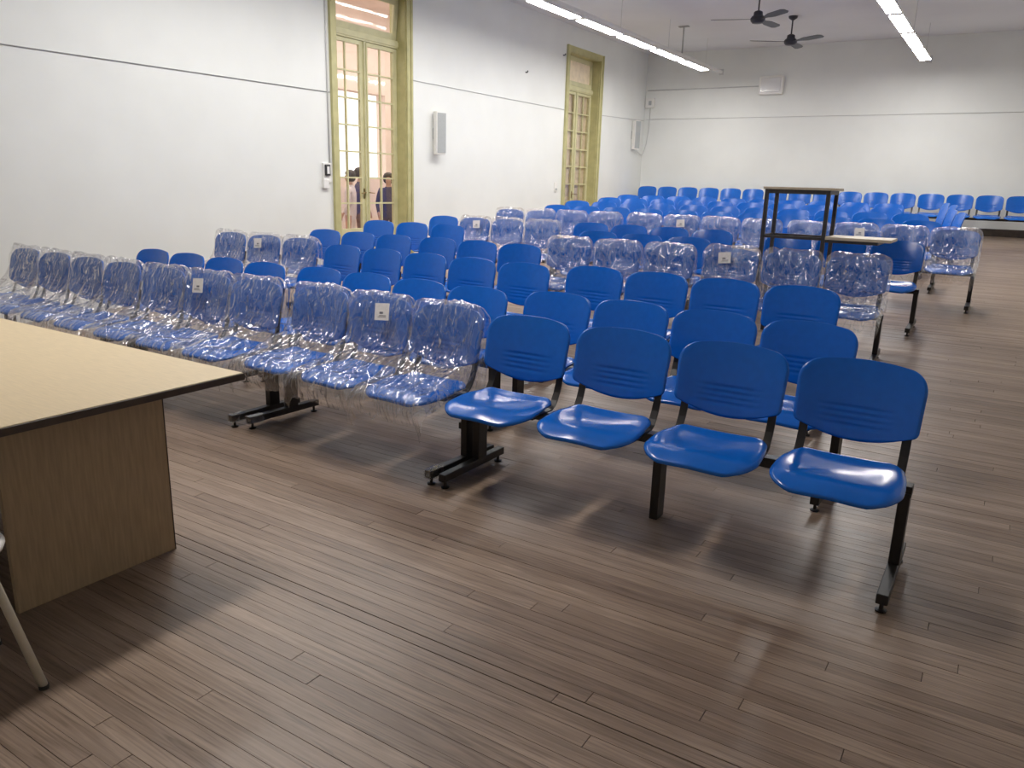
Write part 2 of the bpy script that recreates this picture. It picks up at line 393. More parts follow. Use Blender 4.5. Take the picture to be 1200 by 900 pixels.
# gallery outside the first door
GX = -11.6
bm = bmesh.new(); bx(bm, GX-6, XL-WT, 3, 24, -.25, 0.0)
struct(obj('floor_gallery', bm, M_GFLOOR), 'tiled gallery floor outside the glazed door', 'floor')
bm = bmesh.new()
for (ya, yb) in ((3, 10.9), (13.15, 13.9), (15.4, 24)): bx(bm, GX-.25, GX, ya, yb, 0, 4.8)
bx(bm, GX-.25, GX, 10.9, 13.15, 0, 1.52); bx(bm, GX-.25, GX, 13.9, 15.4, 0, 1.52)
bx(bm, GX-.25, GX, 10.9, 13.15, 3.2, 4.8); bx(bm, GX-.25, GX, 13.9, 15.4, 3.2, 4.8)
struct(obj('wall_gallery', bm, M_GWALL), 'pinkish gallery wall with bright openings seen through the door', 'wall')
struct(box('ceiling_gallery', GX-.25, XL-WT, 3, 24, 4.8, 5.0, M_GWALL), 'gallery ceiling outside the glazed door', 'ceiling')

# ------------------------------------------------------------------ the seat bench
P = 0.52
def outline_sheet(rowsfn, nu, nv, th, m, name):
    """rowsfn(u,v) -> (point, normal offset direction); builds a closed thin sheet with a rounded rim"""
    bm = bmesh.new(); F, B = [], []
    for j in range(nv+1):
        f, b = [], []
        for i in range(nu+1):
            p, n = rowsfn(-1 + 2*i/nu, j/nv)
            edge = max(abs(-1 + 2*i/nu), abs(-1 + 2*j/nv))
            t = th * (1.0 if edge < 0.999 else 0.55)
            f.append(bm.verts.new(p + n*t/2)); b.append(bm.verts.new(p - n*t/2))
        F.append(f); B.append(b)
    for j in range(nv):
        for i in range(nu):
            bm.faces.new((F[j][i], F[j][i+1], F[j+1][i+1], F[j+1][i])); bm.faces.new((B[j][i], B[j+1][i], B[j+1][i+1], B[j][i+1]))
    rim = [(0, i) for i in range(nu)] + [(j, nu) for j in range(nv)] + [(nv, i) for i in range(nu, 0, -1)] + [(j, 0) for j in range(nv, 0, -1)]
    for k in range(len(rim)):
        a, c = rim[k], rim[(k+1) % len(rim)]
        bm.faces.new((F[a[0]][a[1]], B[a[0]][a[1]], B[c[0]][c[1]], F[c[0]][c[1]]))
    return mesh(name, bm, m, smooth=True)
ZT, ZBK = 0.840, 0.516
def back_pt(u, v, off=0.0, grow=0.0):
    zt = ZT + grow
    z0 = ZBK + 0.050*u*u - grow*0.4
    vv = 1-(1-v)**1.0
    zz = z0 + (zt - z0 - 0.012*u*u)*vv
    hw = 0.243 + grow - 0.008*(1-v)
    rt = 0.085
    d = zz - (zt - 0.012*u*u - rt)
    if d > 0: hw -= rt - math.sqrt(max(0, rt*rt - d*d))*0.999
    db = (z0 + .03) - zz
    if db > 0: hw -= .03 - math.sqrt(max(0, .0009 - db*db))
    x = u*hw
    t = (zz - ZBK)/(ZT - ZBK)
    y = 0.092 + 0.075*t - 0.035*(x/0.236)**2 + 0.02*(t-.45)**2 + off
    if abs(x) < .13:
        for k in range(4):
            zc = .575 + k*.024
            y += 0.0045*math.exp(-((zz-zc)/.0055)**2)*min(1, (.13-abs(x))/.03)
    return Vector((x, y, zz))
def back_row(u, v):
    # concentrate rows near corners
    return back_pt(u, v), Vector((0, -.98, .2))
back_me = outline_sheet(lambda u, v: back_row(math.copysign(1-(1-abs(u))**1.25, u), 1-(1-v)**1.5), 18, 64, .014, M_BLUE, 'backrest')
def seat_pt(u, v):
    s = v                                             # 0 = rear, 1 = front
    d = 0.375*s
    hw = 0.205 + 0.032*math.sin(min(1, s*1.5)*math.pi/2)
    rr = .05
    if d < rr: hw -= rr - math.sqrt(max(0, rr*rr - (rr-d)**2))
    rf = .115; e = 0.375 - d
    if e < rf: hw -= (rf - math.sqrt(max(0, rf*rf - (rf-e)**2)))*.95
    x = u*hw; xn = x/.236
    zz = .437 - .016*math.exp(-((s-.35)/.28)**2)*(1-xn*xn) + .016*xn*xn*math.exp(-((s-.3)/.3)**2)
    zz += .010*math.exp(-(xn/.35)**2)*math.exp(-((s-.85)/.2)**2) - .035*max(0, (s-.72)/.28)**2 + .012*max(0, (.12-s)/.12)
    zz -= .012*max(0, abs(xn)-.75)/.25
    return Vector((x, .042 - d - .024*s*s*(1-(x/.236)**2), zz + .012))
seat_me = outline_sheet(lambda u, v: (seat_pt(math.copysign(1-(1-abs(u))**1.2, u), .5-.5*math.cos(v*math.pi)), Vector((0, 0, 1))), 18, 26, .016, M_BLUE, 'seat')
def bracket(s):
    bm = bmesh.new(); w = .017; th = .006
    path = [(-.17, .415), (-.06, .418), (.02, .420), (.045, .432), (.064, .455), (.086, .49), (.102, .53), (.116, .60), (.132, .66)]
    x = s*.195; A = []
    for i, (yy, zz) in enumerate(path):
        a = Vector(path[max(0, i-1)]); b = Vector(path[min(len(path)-1, i+1)]); d = (b-a).normalized(); n = Vector((-d.y, d.x))*th/2
        A.append([bm.verts.new((x+dx, yy+k*n.x, zz+k*n.y)) for dx, k in ((-w, 1), (w, 1), (w, -1), (-w, -1))])
    for i in range(len(A)-1):
        for k in range(4): bm.faces.new((A[i][k], A[i][(k+1)%4], A[i+1][(k+1)%4], A[i+1][k]))
    bm.faces.new(A[0]); bm.faces.new(list(reversed(A[-1])))
    return mesh('bracket', bm, M_BLACK)
br_me = {s: bracket(s) for s in (-1, 1)}
bm = bmesh.new(); bx(bm, -.02, .02, -.01, .07, .075, .375); post_me = mesh('leg', bm, M_BLACK, bevel=.003)
bm = bmesh.new(); bx(bm, -.02, .02, -.01, .07, .0, .375); plain_me = mesh('leg', bm, M_BLACK, bevel=.003)
def footbm():
    bm = bmesh.new(); bx(bm, -.021, .021, -.30, .24, .038, .078)
    return bm
foot_me = mesh('foot_bar', footbm(), M_BLACK, bevel=.004)
bm = bmesh.new(); lathe(bm, [(.02, 0), (.022, .006), (.008, .010), (.007, .040)], 12); pad_me = mesh('foot_pad', bm, M_BLACK, smooth=False)
bm = footbm(); bx(bm, -.02, .02, -.01, .07, .075, .375)
for yy in (-.27, .21): lathe(bm, [(.02, 0), (.022, .006), (.008, .010), (.007, .040)], 8, (0, yy, 0))
leg_all_me = mesh('leg', bm, M_BLACK)
# cover of clear tape left on a foot
def tapebm():
    bm = bmesh.new(); bx(bm, -.024, .024, -.302, -.20, .034, .082); return bm
tape_me = mesh('tape', tapebm(), M_FILM)

def film_mesh(seed):
    """loose bag of clear film pulled over one chair: over the back, then slanting down onto the seat and over its front"""
    rnd = random.Random(seed)
    NU, NV = 30, 66
    prof = [(.165, .40), (.185, .52), (.205, .68), (.210, .80), (.198, .846), (.170, .862), (.138, .846), (.115, .78), (.095, .68),
            (.066, .61), (.010, .560), (-.08, .520), (-.19, .490), (-.27, .476), (-.345, .464), (-.388, .438), (-.393, .375), (-.375, .310)]
    L_ = [0]
    for i in range(1, len(prof)): L_.append(L_[-1] + math.hypot(prof[i][0]-prof[i-1][0], prof[i][1]-prof[i-1][1]))
    def at(s):
        d = s*L_[-1]
        for i in range(1, len(prof)):
            if d <= L_[i] or i == len(prof)-1:
                k = (d-L_[i-1])/max(1e-6, L_[i]-L_[i-1]); a, b = prof[i-1], prof[i]
                return a[0]+(b[0]-a[0])*k, a[1]+(b[1]-a[1])*k
    # pull lines: ridges fanning out from two pinch points
    pin = [(rnd.uniform(-.5, .5), rnd.uniform(.46, .62)) for _ in range(3)]
    amp = rnd.uniform(.8, 1.25); off = Vector((seed*3.1, seed*1.7, 0))
    puff = rnd.uniform(-.5, .5)
    bm = bmesh.new(); G = []
    for j in range(NV+1):
        s = j/NV; yy, zz = at(s); row = []
        onback = s < .60; front = max(0, (s-.62)/.38)
        for i in range(NU+1):
            u = -1 + 2*i/NU
            hw = .258 + .006*noise.noise(Vector((s*7, u, seed)))
            if s < .5:                                    # round the bag over the corners of the back
                d = zz - .772
                if d > 0: hw -= .092 - math.sqrt(max(0, .092**2 - min(d, .092)**2))
            hw += .001*front
            x = u*hw
            y2, z2 = yy, zz
            e = max(0, (abs(u)-.80)/.20)**2
            if onback:                                    # front and back sheets close at the sides
                ym = .145 + .05*(zz-.65); y2 = yy + (ym-yy)*e*.85
                y2 -= .03*u*u
            else:
                z2 -= e*(.075 + .03*noise.noise(Vector((u*2, s*9, seed+5))))
            # folds
            q = Vector((x*7, s*3.2, 0)) + off
            fold = abs(noise.noise(q))*.028 + abs(noise.noise(q*2.3))*.012
            ang = 0
            for (pu, ps) in pin:
                du, ds = u-pu, (s-ps)*2.6; rr = math.hypot(du, ds)
                ang += math.cos(math.atan2(ds, du)*9 + seed)*.010*math.exp(-rr*1.1)*min(1, rr*3)
            fold = (fold + ang + .006)*amp
            slack = math.exp(-((s-.66)/.10)**2)
            if s < .30:   y2 += fold*.7
            elif s < .42: z2 += fold*(.45 + .5*puff*math.sin(u*3+seed))
            elif s < .60: y2 -= fold*.8
            else:         z2 += fold*(.55 + .9*slack*.5); y2 -= fold*.2
            if s > .93:
                z2 -= .03*noise.noise(Vector((u*4, seed, 3)))*((s-.93)/.07); x *= 1 - .1*((s-.93)/.07)
            row.append(bm.verts.new((x, y2, z2)))
        G.append(row)
    for j in range(NV):
        for i in range(NU):
            bm.faces.new((G[j][i], G[j][i+1], G[j+1][i+1], G[j+1][i]))
    return mesh('plastic_cover', bm, M_FILM, smooth=True)
films = [film_mesh(k+1) for k in range(8)]
def label_mesh(seed):
    bm = bmesh.new(); bx(bm, -.055, .055, -.0008, .0008, -.048, .048)
    me_faces = len(bm.faces)
    for (a, b, c, d) in ((-.035, .02, -.024, -.020), (-.035, .03, -.032, -.029), (-.01, .018, -.012, .0)):
        bx(bm, a, b, -.0014, -.0008, c, d)
    me = mesh('paper_label', bm, [M_PAPER, M_INK])
    for i, p in enumerate(me.polygons):
        p.material_index = 0 if i < me_faces else 1
    return me
label_me = label_mesh(1)
film_i = [0]
def bench(xc, yrow, n, label, ang=0.0, wrapped=(), tags=(), detail=2, mid=False, rot=None, group=None, tape=False, pitch=P, face=None):
    """xc: x of the bench middle; yrow: y of the top of the backrests; seats face the desk"""
    sl = SL if yrow > YS + .35 else 0.0; th = math.atan(sl)
    if rot is None:
        y0 = yrow - .15 + .84*sl; loc = Vector((xc, y0, 0)); e = Euler((th, 0, R_(ang)))
    else:
        loc = Vector((xc, yrow, 0)); m = Matrix.Rotation(th, 4, 'X') @ Matrix.Rotation(R_(rot), 4, 'Z'); e = m.to_euler()
    loc.z = fz(loc.y) if sl else 0.0
    root = empty('seat_bench', loc, e); tag(root, label, 'seat bench', group)
    hl = n*pitch/2
    bm = bmesh.new(); bx(bm, -hl+.012, hl-.012, .0, .06, .358, .402); obj('beam', bm, M_BLACK, root, bevel=.003 if detail > 1 else 0)
    xs = [-hl+.035, hl-.035]
    for x in xs:
        if detail > 1:
            lg = link('leg', post_me, root, (x, 0, 0)); ft = link('foot_bar', foot_me, lg)
            for yy in (-.27, .21): link('foot_pad', pad_me, lg, (0, yy, 0))
            if tape: link('tape', tape_me, lg)
        else:
            link('leg', leg_all_me, root, (x, 0, 0))
    if mid: link('leg', plain_me, root, (0, 0, 0))
    for i in range(n):
        x = (i-(n-1)/2)*pitch
        link('seat', seat_me, root, (x, 0, 0)); link('backrest', back_me, root, (x, 0, 0))
        for s in (-1, 1): link('bracket', br_me[s], root, (x, 0, 0))
        if i in wrapped:
            film_i[0] += 1
            f = link('plastic_cover', films[(film_i[0]*3 + i) % len(films)], root, (x, 0, 0)); f['label'] = 'clear crumpled plastic film'
            if film_i[0] % 2: f.scale.x = -1
            if i in tags:
                link('paper_label', label_me, f, (-.05 + .1*((film_i[0] % 3)/2), .075 if detail > 1 else .08, .765), (R_(-12), R_(-4 + 9*(film_i[0] % 2)), 0))
    return root
ORD = {1: 'front', 2: 'second', 3: 'third', 4: 'fourth', 5: 'fifth', 6: 'sixth', 7: 'seventh', 8: 'eighth', 9: 'ninth', 10: 'tenth', 11: 'last'}
NUM = {2: 'two', 3: 'three', 4: 'four', 5: 'five', 6: 'six'}
def lab(n, wrapped, row, place, extra=''):
    k = 'blue bench wrapped in clear plastic' if wrapped else 'bare blue plastic bench'
    return f'{NUM[n]}-seat {k}, {ORD[row]} row, {place}'
WALL, MIDD, AISLE = 'end by the door wall', 'in the middle', 'end beside the aisle'
ALL = range(9)
def xmid(x0, n): return x0 + (n-1)*P/2      # x0: centre of the first seat (nearest the door wall)
# row 1
bench(-6.28, 3.38, 4, lab(4, 1, 1, WALL), -2.0, ALL, (), tape=True, pitch=.50)
bench(-4.515, 3.34, 3, lab(3, 1, 1, 'second bench from the door wall'), 0, ALL, (1,), tape=True, pitch=.485)
bench(-2.985, 3.35, 3, lab(3, 1, 1, 'next to the bare bench'), -2.5, ALL, (1,), tape=True, pitch=.50)
bench(-1.19, 3.32, 4, lab(4, 0, 1, AISLE), 0, mid=True)
# row 2
bench(-5.60, 4.12, 4, lab(4, 0, 2, WALL), -1.5, pitch=.50)
bench(-3.57, 4.12, 4, lab(4, 0, 2, MIDD), -3, pitch=.50)
bench(-1.55, 4.18, 4, lab(4, 0, 2, AISLE), -2.5, pitch=.505)
# row 3
bench(-6.38, 5.40, 3, lab(3, 1, 3, WALL), 0, ALL, (1,))
bench(-4.12, 5.17, 5, lab(5, 0, 3, MIDD), -3.5, pitch=.508)
bench(-1.82, 5.22, 4, lab(4, 0, 3, AISLE), -3, pitch=.505)
# row 4
bench(-5.82, 6.17, 3, lab(3, 0, 4, WALL), -1, pitch=.50)
bench(-4.30, 6.19, 3, lab(3, 0, 4, MIDD), -3, pitch=.50)
bench(-3.12, 6.84, 3, lab(3, 1, 4, 'beside the bare benches'), 0, ALL)
bench(-1.53, 6.93, 3, lab(3, 1, 4, AISLE), 2, ALL, (0,))
# row 5
bench(-6.08, 7.38, 3, lab(3, 0, 5, WALL), 1.5, detail=1)
bench(-3.24, 7.66, 3, lab(3, 0, 5, 'beside the frame stand'), -3, detail=1)
# row 6
bench(-5.60, 8.36, 4, 'four-seat blue bench with one bare and three plastic wrapped seats, sixth row', -1, (1, 2, 3), (1,), detail=1, pitch=.51)
bench(-3.53, 8.54, 4, lab(4, 0, 6, 'beside the partly wrapped bench'), -3, detail=1, pitch=.51)
bench(-1.42, 8.46, 3, lab(3, 0, 6, AISLE), 0, detail=1)
# row 7
bench(-5.52, 9.90, 4, lab(4, 1, 7, WALL), 0, ALL, detail=1)
bench(-3.40, 9.95, 4, lab(4, 1, 7, MIDD), 0, ALL, (1,), detail=1)
bench(-1.28, 10.0, 4, lab(4, 1, 7, AISLE), 0, ALL, (1,), detail=1)
# rows 8 to 11
ORD[11] = 'eleventh'
for row, yr, x0, last in ((8, 11.15, -6.20, 3), (9, 12.30, -6.45, 3), (10, 13.50, -6.40, 2), (11, 14.55, -6.50, 2)):
    for k, (n, place) in enumerate(((4, WALL), (4, MIDD), (last, AISLE))):
        bench(xmid(x0 + (0, 2.1, 4.2)[k], n), yr, n, lab(n, 0, row, place), 0, detail=1)
bench(-.90, 13.45, 3, 'three-seat bare blue bench turned sideways along the aisle', rot=-74, detail=1)
bench(-1.05, 15.0, 2, 'two-seat bare blue bench turned sideways behind the sideways three-seat one', rot=-74, detail=1)
for k in range(4):
    bench(xmid(-7.74 + k*2.085, 4), 18.45, 4, 'four-seat bare blue bench along the end wall, ' + ('in the corner by the door wall', 'second from the corner', 'third from the corner', 'farthest from the door wall')[k], 0, detail=1)

# ------------------------------------------------------------------ desk and stool
dk = empty('desk', (-3.4, 1.35, 0)); tag(dk, 'wide desk with pale wood top and shade-darkened panel sides facing the seats', 'desk')
dx, dy = -3.4, 1.35
bm = bmesh.new(); bx(bm, -5.0-dx, -2.425-dx, .62-dy, 1.905-dy, .748, .7505); obj('desk_top', bm, M_LAMWOOD, dk)
bm = bmesh.new(); bx(bm, -5.0-dx, -2.42-dx, .615-dy, 1.91-dy, .722, .748); obj('top_edge', bm, M_EDGE, dk, bevel=.002)
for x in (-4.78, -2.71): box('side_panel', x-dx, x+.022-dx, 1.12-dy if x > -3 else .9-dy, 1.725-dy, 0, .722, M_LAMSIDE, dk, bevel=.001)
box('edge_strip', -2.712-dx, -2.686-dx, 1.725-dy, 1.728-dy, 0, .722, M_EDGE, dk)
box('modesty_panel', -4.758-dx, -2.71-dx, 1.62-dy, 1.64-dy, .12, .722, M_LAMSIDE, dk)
sx, sy = -2.40, .80
stl = empty('stool', (sx, sy, 0)); tag(stl, 'small white metal stool with cream tube legs beside the desk', 'stool')
bm = bmesh.new(); lathe(bm, [(.155, .428), (.172, .433), (.178, .445), (.172, .456), (.160, .458), (.152, .452), (.146, .452), (.142, .457), (.0005, .459)], 40)
obj('seat', bm, M_WHITE, stl, smooth=True)
bm = bmesh.new(); lathe(bm, [(.149, .4535), (.1485, .4545), (.1465, .4545), (.146, .4535)], 40); obj('groove', bm, M_DGREY, stl)
a0 = math.atan2(.958-sy, -2.211-sx)
for k in range(4):
    a = a0 + k*math.pi/2; c, s = math.cos(a), math.sin(a); rr = math.hypot(.958-sy, -2.211-sx)
    bm = bmesh.new(); tube(bm, [(.06*c, .06*s, .424), (.11*c, .11*s, .424), (.135*c, .135*s, .412), (.147*c, .147*s, .385), (rr*c, rr*s, .006)], .0125, 12); lg = obj('leg', bm, M_CREAMLEG, stl, smooth=True)
    bm = bmesh.new(); lathe(bm, [(.0145, 0), (.0145, .012)], 12, (rr*c, rr*s, 0)); obj('foot_cap', bm, M_DGREY, lg)

# ------------------------------------------------------------------ tall frame stand among the seats
X0, X1, Y0, Y1 = -1.90, -1.375, 7.26, 7.62
zb = fz(7.44); sd = empty('frame_stand', (-1.64, 7.44, zb)); tag(sd, 'tall dark metal frame stand with wooden top and side shelf among the benches', 'stand')
ox, oy = -1.64, 7.44
for x in (X0, X1):
    for y in (Y0, Y1):
        box('leg', x-.016-ox, x+.016-ox, y-.016-oy, y+.016-oy, fz(y)-zb, 1.50-zb, M_STANDM, sd, bevel=.002)
bm = bmesh.new()
bx(bm, X0+.016-ox, X1-.016-ox, Y0-.014-oy, Y0+.014-oy, 1.465-zb, 1.50-zb); bx(bm, X0+.016-ox, X1-.016-ox, Y1-.014-oy, Y1+.014-oy, 1.465-zb, 1.50-zb)
bx(bm, X0-.014-ox, X0+.014-ox, Y0+.016-oy, Y1-.016-oy, 1.465-zb, 1.50-zb); bx(bm, X1-.014-ox, X1+.014-ox, Y0+.016-oy, Y1-.016-oy, 1.465-zb, 1.50-zb)
obj('top_rail', bm, M_STANDM, sd)
box('top_board', X0-.03-ox, X1+.05-ox, Y0-.03-oy, Y1+.03-oy, 1.50-zb, 1.522-zb, M_BOARD, sd, bevel=.002)
bm = bmesh.new()
for y in (Y0, Y1): bx(bm, X0+.016-ox, X1-.016-ox, y-.012-oy, y+.012-oy, 1.075-zb, 1.10-zb)
for x in (X0, X1): bx(bm, x-.012-ox, x+.012-ox, Y0+.016-oy, Y1-.016-oy, 1.075-zb, 1.10-zb)
obj('lower_rail', bm, M_STANDM, sd)
box('side_shelf', X1+.017-ox, -.83-ox, Y0-.02-oy, Y1+.03-oy, 1.085-zb, 1.11-zb, M_BOARD, sd, bevel=.003)
bm = bmesh.new(); bx(bm, X1+.017-ox, -.93-ox, Y0-.012-oy, Y0+.012-oy, 1.06-zb, 1.085-zb); bx(bm, X1+.017-ox, -.93-ox, Y1-.012-oy, Y1+.012-oy, 1.06-zb, 1.085-zb); bx(bm, -.954-ox, -.93-ox, Y0+.012-oy, Y1-.012-oy, 1.06-zb, 1.085-zb)
obj('shelf_frame', bm, M_STANDM, sd)

# ------------------------------------------------------------------ lamps
ZL = EYE + 2.50
def lamp_meshes():
    bm = bmesh.new(); h = .73
    v = [bm.verts.new(p) for p in ((-.10,-h,0),(.10,-h,0),(.10,h,0),(-.10,h,0),(-.045,-h+.02,.075),(.045,-h+.02,.075),(.045,h-.02,.075),(-.045,h-.02,.075))]
    for f in ((0,3,2,1),(4,5,6,7),(0,1,5,4),(1,2,6,5),(2,3,7,6),(3,0,4,7)): bm.faces.new([v[i] for i in f])
    hous = mesh('housing', bm, M_WHITE)
    bm = bmesh.new()
    pr = [(-.097, -.001), (-.090, -.008), (-.045, -.012), (.045, -.012), (.090, -.008), (.097, -.001)]
    A = [bm.verts.new((x, -h+.085 + (.05 if z < -.01 else 0), z)) for x, z in pr]; B = [bm.verts.new((x, h-.085 - (.05 if z < -.01 else 0), z)) for x, z in pr]
    for i in range(5): bm.faces.new((A[i], A[i+1], B[i+1], B[i]))
    bm.faces.new(A); bm.faces.new(list(reversed(B)))
    return hous, mesh('diffuser', bm, M_LAMP)
hous_me, diff_me = lamp_meshes()
def lamp(x, y, label, group, z=ZL):
    e = empty('tube_lamp', (x, y, z)); tag(e, label, 'lamp', group)
    link('housing', hous_me, e, (0, 0, 0)); link('diffuser', diff_me, e, (0, 0, 0))
LY = [10.80 + 1.5*k for k in range(-4, 5)]
RY = [12.36 + 1.54*k for k in range(-2, 4)]
NTH = ('nearest to', 'second from', 'third from', 'fourth from', 'fifth from', 'sixth from', 'seventh from', 'eighth from', 'ninth from')
for k, y in enumerate(reversed(LY)): lamp(-6.2, y, 'glowing tube lamp %s the end wall in the row by the door wall' % NTH[k], 'lamps of the row by the door wall')
for k, y in enumerate(reversed(RY)): lamp(-1.9, y, 'glowing tube lamp %s the end wall in the row on the aisle side' % NTH[k], 'lamps of the row on the aisle side')
e = empty('panel_lamp', (-3.55, 2.62, ZL)); tag(e, 'single wide glowing lamp hanging above the desk end of the room', 'lamp')
box('housing', -.18, .18, -.72, .72, .0, .075, M_WHITE, e, bevel=.01)
box('diffuser', -.15, .15, -.69, .69, -.012, -.001, M_PANEL, e)
for y in (7.4, 9.2, 11.0, 12.8, 14.6): lamp(-9.9, y, 'added fill tube brightening the gallery outside the glazed door', 'added gallery fill lights', 4.723)  # fill tubes added to brighten the gallery behind the door panes
def rail(x, y0, y1, label, name='lamp_rail'):
    e = empty(name, (x, (y0+y1)/2, ZL+.077)); tag(e, label, 'lamp rail'); c = (y0+y1)/2
    bm = bmesh.new(); bx(bm, -.03, .03, y0-c, y1-c, .0, .055); obj('rail', bm, M_WHITE, e, bevel=.004)
    y = y0 + .4
    while y < y1:
        bm = bmesh.new(); tube(bm, [(0, y-c, .05), (0, y-c, ZC-ZL-.075)], .004, 6); obj('hanger_wire', bm, M_CABLEW, e); y += 2.2
    bm = bmesh.new(); bx(bm, -.05, .05, y1-c, y1-c+.03, -.04, .09); obj('end_bracket', bm, M_CABLEW, e)
    return e, c
e, c = rail(-6.2, 3.9, 18.6, 'long white hanging rail carrying the tube lamps near the door wall')
bm = bmesh.new(); tube(bm, [(0, 16.05-c, .05), (0, 16.05-c, ZC-ZL-.085)], .014, 10); bx(bm, -.10, .10, 16.0-c, 16.1-c, ZC-ZL-.095, ZC-ZL-.075); obj('hanger_rod', bm, M_CABLE, e)
rail(-1.9, 8.4, 18.3, 'long white hanging rail carrying the tube lamps on the aisle side')
rail(-3.55, 1.8, 3.44, 'short white hanging rail of the single lamp by the desk')

# ------------------------------------------------------------------ fans
def fan(x, y, a0, label):
    e = empty('ceiling_fan', (x, y, 4.21)); tag(e, label, 'fan')
    bm = bmesh.new(); lathe(bm, [(.03, -.075), (.085, -.07), (.115, -.035), (.118, .0), (.10, .03), (.075, .045), (.07, .10), (.03, .12)], 24); obj('motor', bm, M_FAN, e, smooth=True)
    bm = bmesh.new(); tube(bm, [(0, 0, .11), (0, 0, ZC-4.21-.02)], .013, 10); obj('rod', bm, M_FAN, e)
    bm = bmesh.new(); lathe(bm, [(.025, -.07), (.075, -.035), (.085, 0)], 20, (0, 0, ZC-4.21)); obj('ceiling_cap', bm, M_FAN, e, smooth=True)
    for k in range(3):
        bm = bmesh.new(); prev = None
        for i in range(11):
            t = i/10; r = .11 + .64*t; w = .028 if r < .2 else .028 + .047*min(1, (r-.2)/.15)
            if t > .9: w *= 1 - .45*(t-.9)/.1
            tw = R_(-12); ring = [bm.verts.new((r, s*w*math.cos(tw), s*w*math.sin(tw)+dz-.01)) for s, dz in ((-1, .003), (1, .003), (1, -.003), (-1, -.003))]
            if prev:
                for q in range(4): bm.faces.new((prev[q], prev[(q+1)%4], ring[(q+1)%4], ring[q]))
            else: bm.faces.new(ring)
            prev = ring
        bm.faces.new(list(reversed(prev)))
        obj('blade', bm, M_FAN, e, rot=(0, 0, R_(a0 + 120*k)))
fan(-4.05, 13.75, 80, 'dark three-bladed ceiling fan hanging farther from the end wall')
fan(-4.05, 15.98, 90, 'dark three-bladed ceiling fan hanging closer to the end wall')

# ------------------------------------------------------------------ things on the walls
def cable(pts, r, label, m=M_CABLE, name='wall_cable'):
    bm = bmesh.new(); tube(bm, pts, r, 6); return tag(obj(name, bm, m, smooth=True), label, 'cable')
def on(y, z): return (XL+.008, y, EYE+z)
cable([on(-2.9, 1.10), on(8.155, 1.14)], .006, 'thin grey cable along the wall between desk end and glazed door')
cable([on(9.92, 1.50), on(14.82, 1.50)], .006, 'thin grey cable along the wall between the two tall doors', M_CABLEW)
cable([on(16.53, 1.53), on(18.95, 1.60)], .006, 'thin pale cable between the shuttered door and the room corner', M_CABLEW)
cable([on(8.11, 3.1), on(8.11, .12)], .010, 'white upright cable duct beside the glazed door frame', M_CABLEW)
cable([(XL+.05, YB-.008, EYE+1.63), (XR-.05, YB-.008, EYE+1.63)], .006, 'thin grey cable running across the whole end wall', M_CABLEW)
cable([(XL+.05, YB-.012, EYE+2.31), (-5.40, YB-.012, EYE+2.31)], .012, 'white cable running to the square box on the end wall', M_CABLEW)
def column_speaker(y, z0, z1, label):
    e = empty('column_speaker', (XL, y, z0)); tag(e, label, 'loudspeaker'); h = z1-z0
    an = R_(-22)
    b = empty('cabinet', (.10, 0, 0), (0, 0, an)); b.parent = e
    box('body', -.05, .05, -.09, .09, 0, h, M_WHITE, b, bevel=.005)
    box('grille', .05, .056, -.07, .085, .025, h-.025, M_GREY, b)
    bm = bmesh.new(); bx(bm, -.10, .0, -.03, .03, h*.42, h*.5); bx(bm, -.10, -.085, -.05, .05, h*.36, h*.62); obj('wall_bracket', bm, M_GREY, e, loc=(.10, 0, 0))
column_speaker(10.50, EYE+.42, EYE+1.09, 'white column loudspeaker on the wall beside the glazed door')
column_speaker(18.32, EYE+.88, EYE+1.56, 'white column loudspeaker on the wall near the room corner')
e = empty('intercom', (XL, 8.03, EYE+.0)); tag(e, 'small white wall intercom with black framed handset by the glazed door', 'intercom')
box('back_plate', .0, .03, -.06, .09, -.06, .20, M_WHITE, e, bevel=.004)
bm = bmesh.new(); bx(bm, .03, .055, -.04, .05, .03, .18); obj('handset_frame', bm, M_DGREY, e, bevel=.004)
box('handset_face', .055, .06, -.018, .028, .055, .155, M_WHITE, e)
box('switch_box', .0, .045, -.07, .03, -.14, -.02, M_WHITE, e, bevel=.004)
e = empty('light_switch', (XL, 14.58, EYE-.07)); tag(e, 'white light switch plate beside the shuttered door', 'switch')
box('plate', 0, .02, -.05, .05, -.08, .10, M_WHITE, e, bevel=.003); box('rocker', .02, .03, -.03, .03, -.05, -.01, M_GREY, e)
e = empty('junction_box', (-8.06, YB, EYE+1.98)); tag(e, 'white junction box high on the end wall near the corner', 'box')
box('body', -.11, .11, -.07, 0, -.08, .14, M_WHITE, e, bevel=.006); box('socket', -.02, .05, -.085, -.07, -.02, .08, M_GREY, e)
cable([(-8.05, YB-.02, EYE+1.9), (-8.06, YB-.02, EYE+1.4), (-8.10, YB-.02, EYE+1.05), (-8.15, YB-.05, EYE+.82), (-8.16, YB-.15, EYE+.76), (-8.14, YB-.45, EYE+.85), (-8.12, YB-.60, EYE+.90)], .008, 'loose white cable hanging from the junction box to the loudspeaker', M_CABLEW, 'hanging_cable')
e = empty('square_wall_box', (-5.12, YB, EYE+2.11)); tag(e, 'white square emergency light box high on the end wall', 'box')
box('body', -.27, .27, -.12, 0, 0, .40, M_WHITE, e, bevel=.02); box('front_cover', -.22, .22, -.14, -.12, .05, .36, mat('glossy_cover', (.72, .72, .72), .12, var=.02), e, bevel=.008)
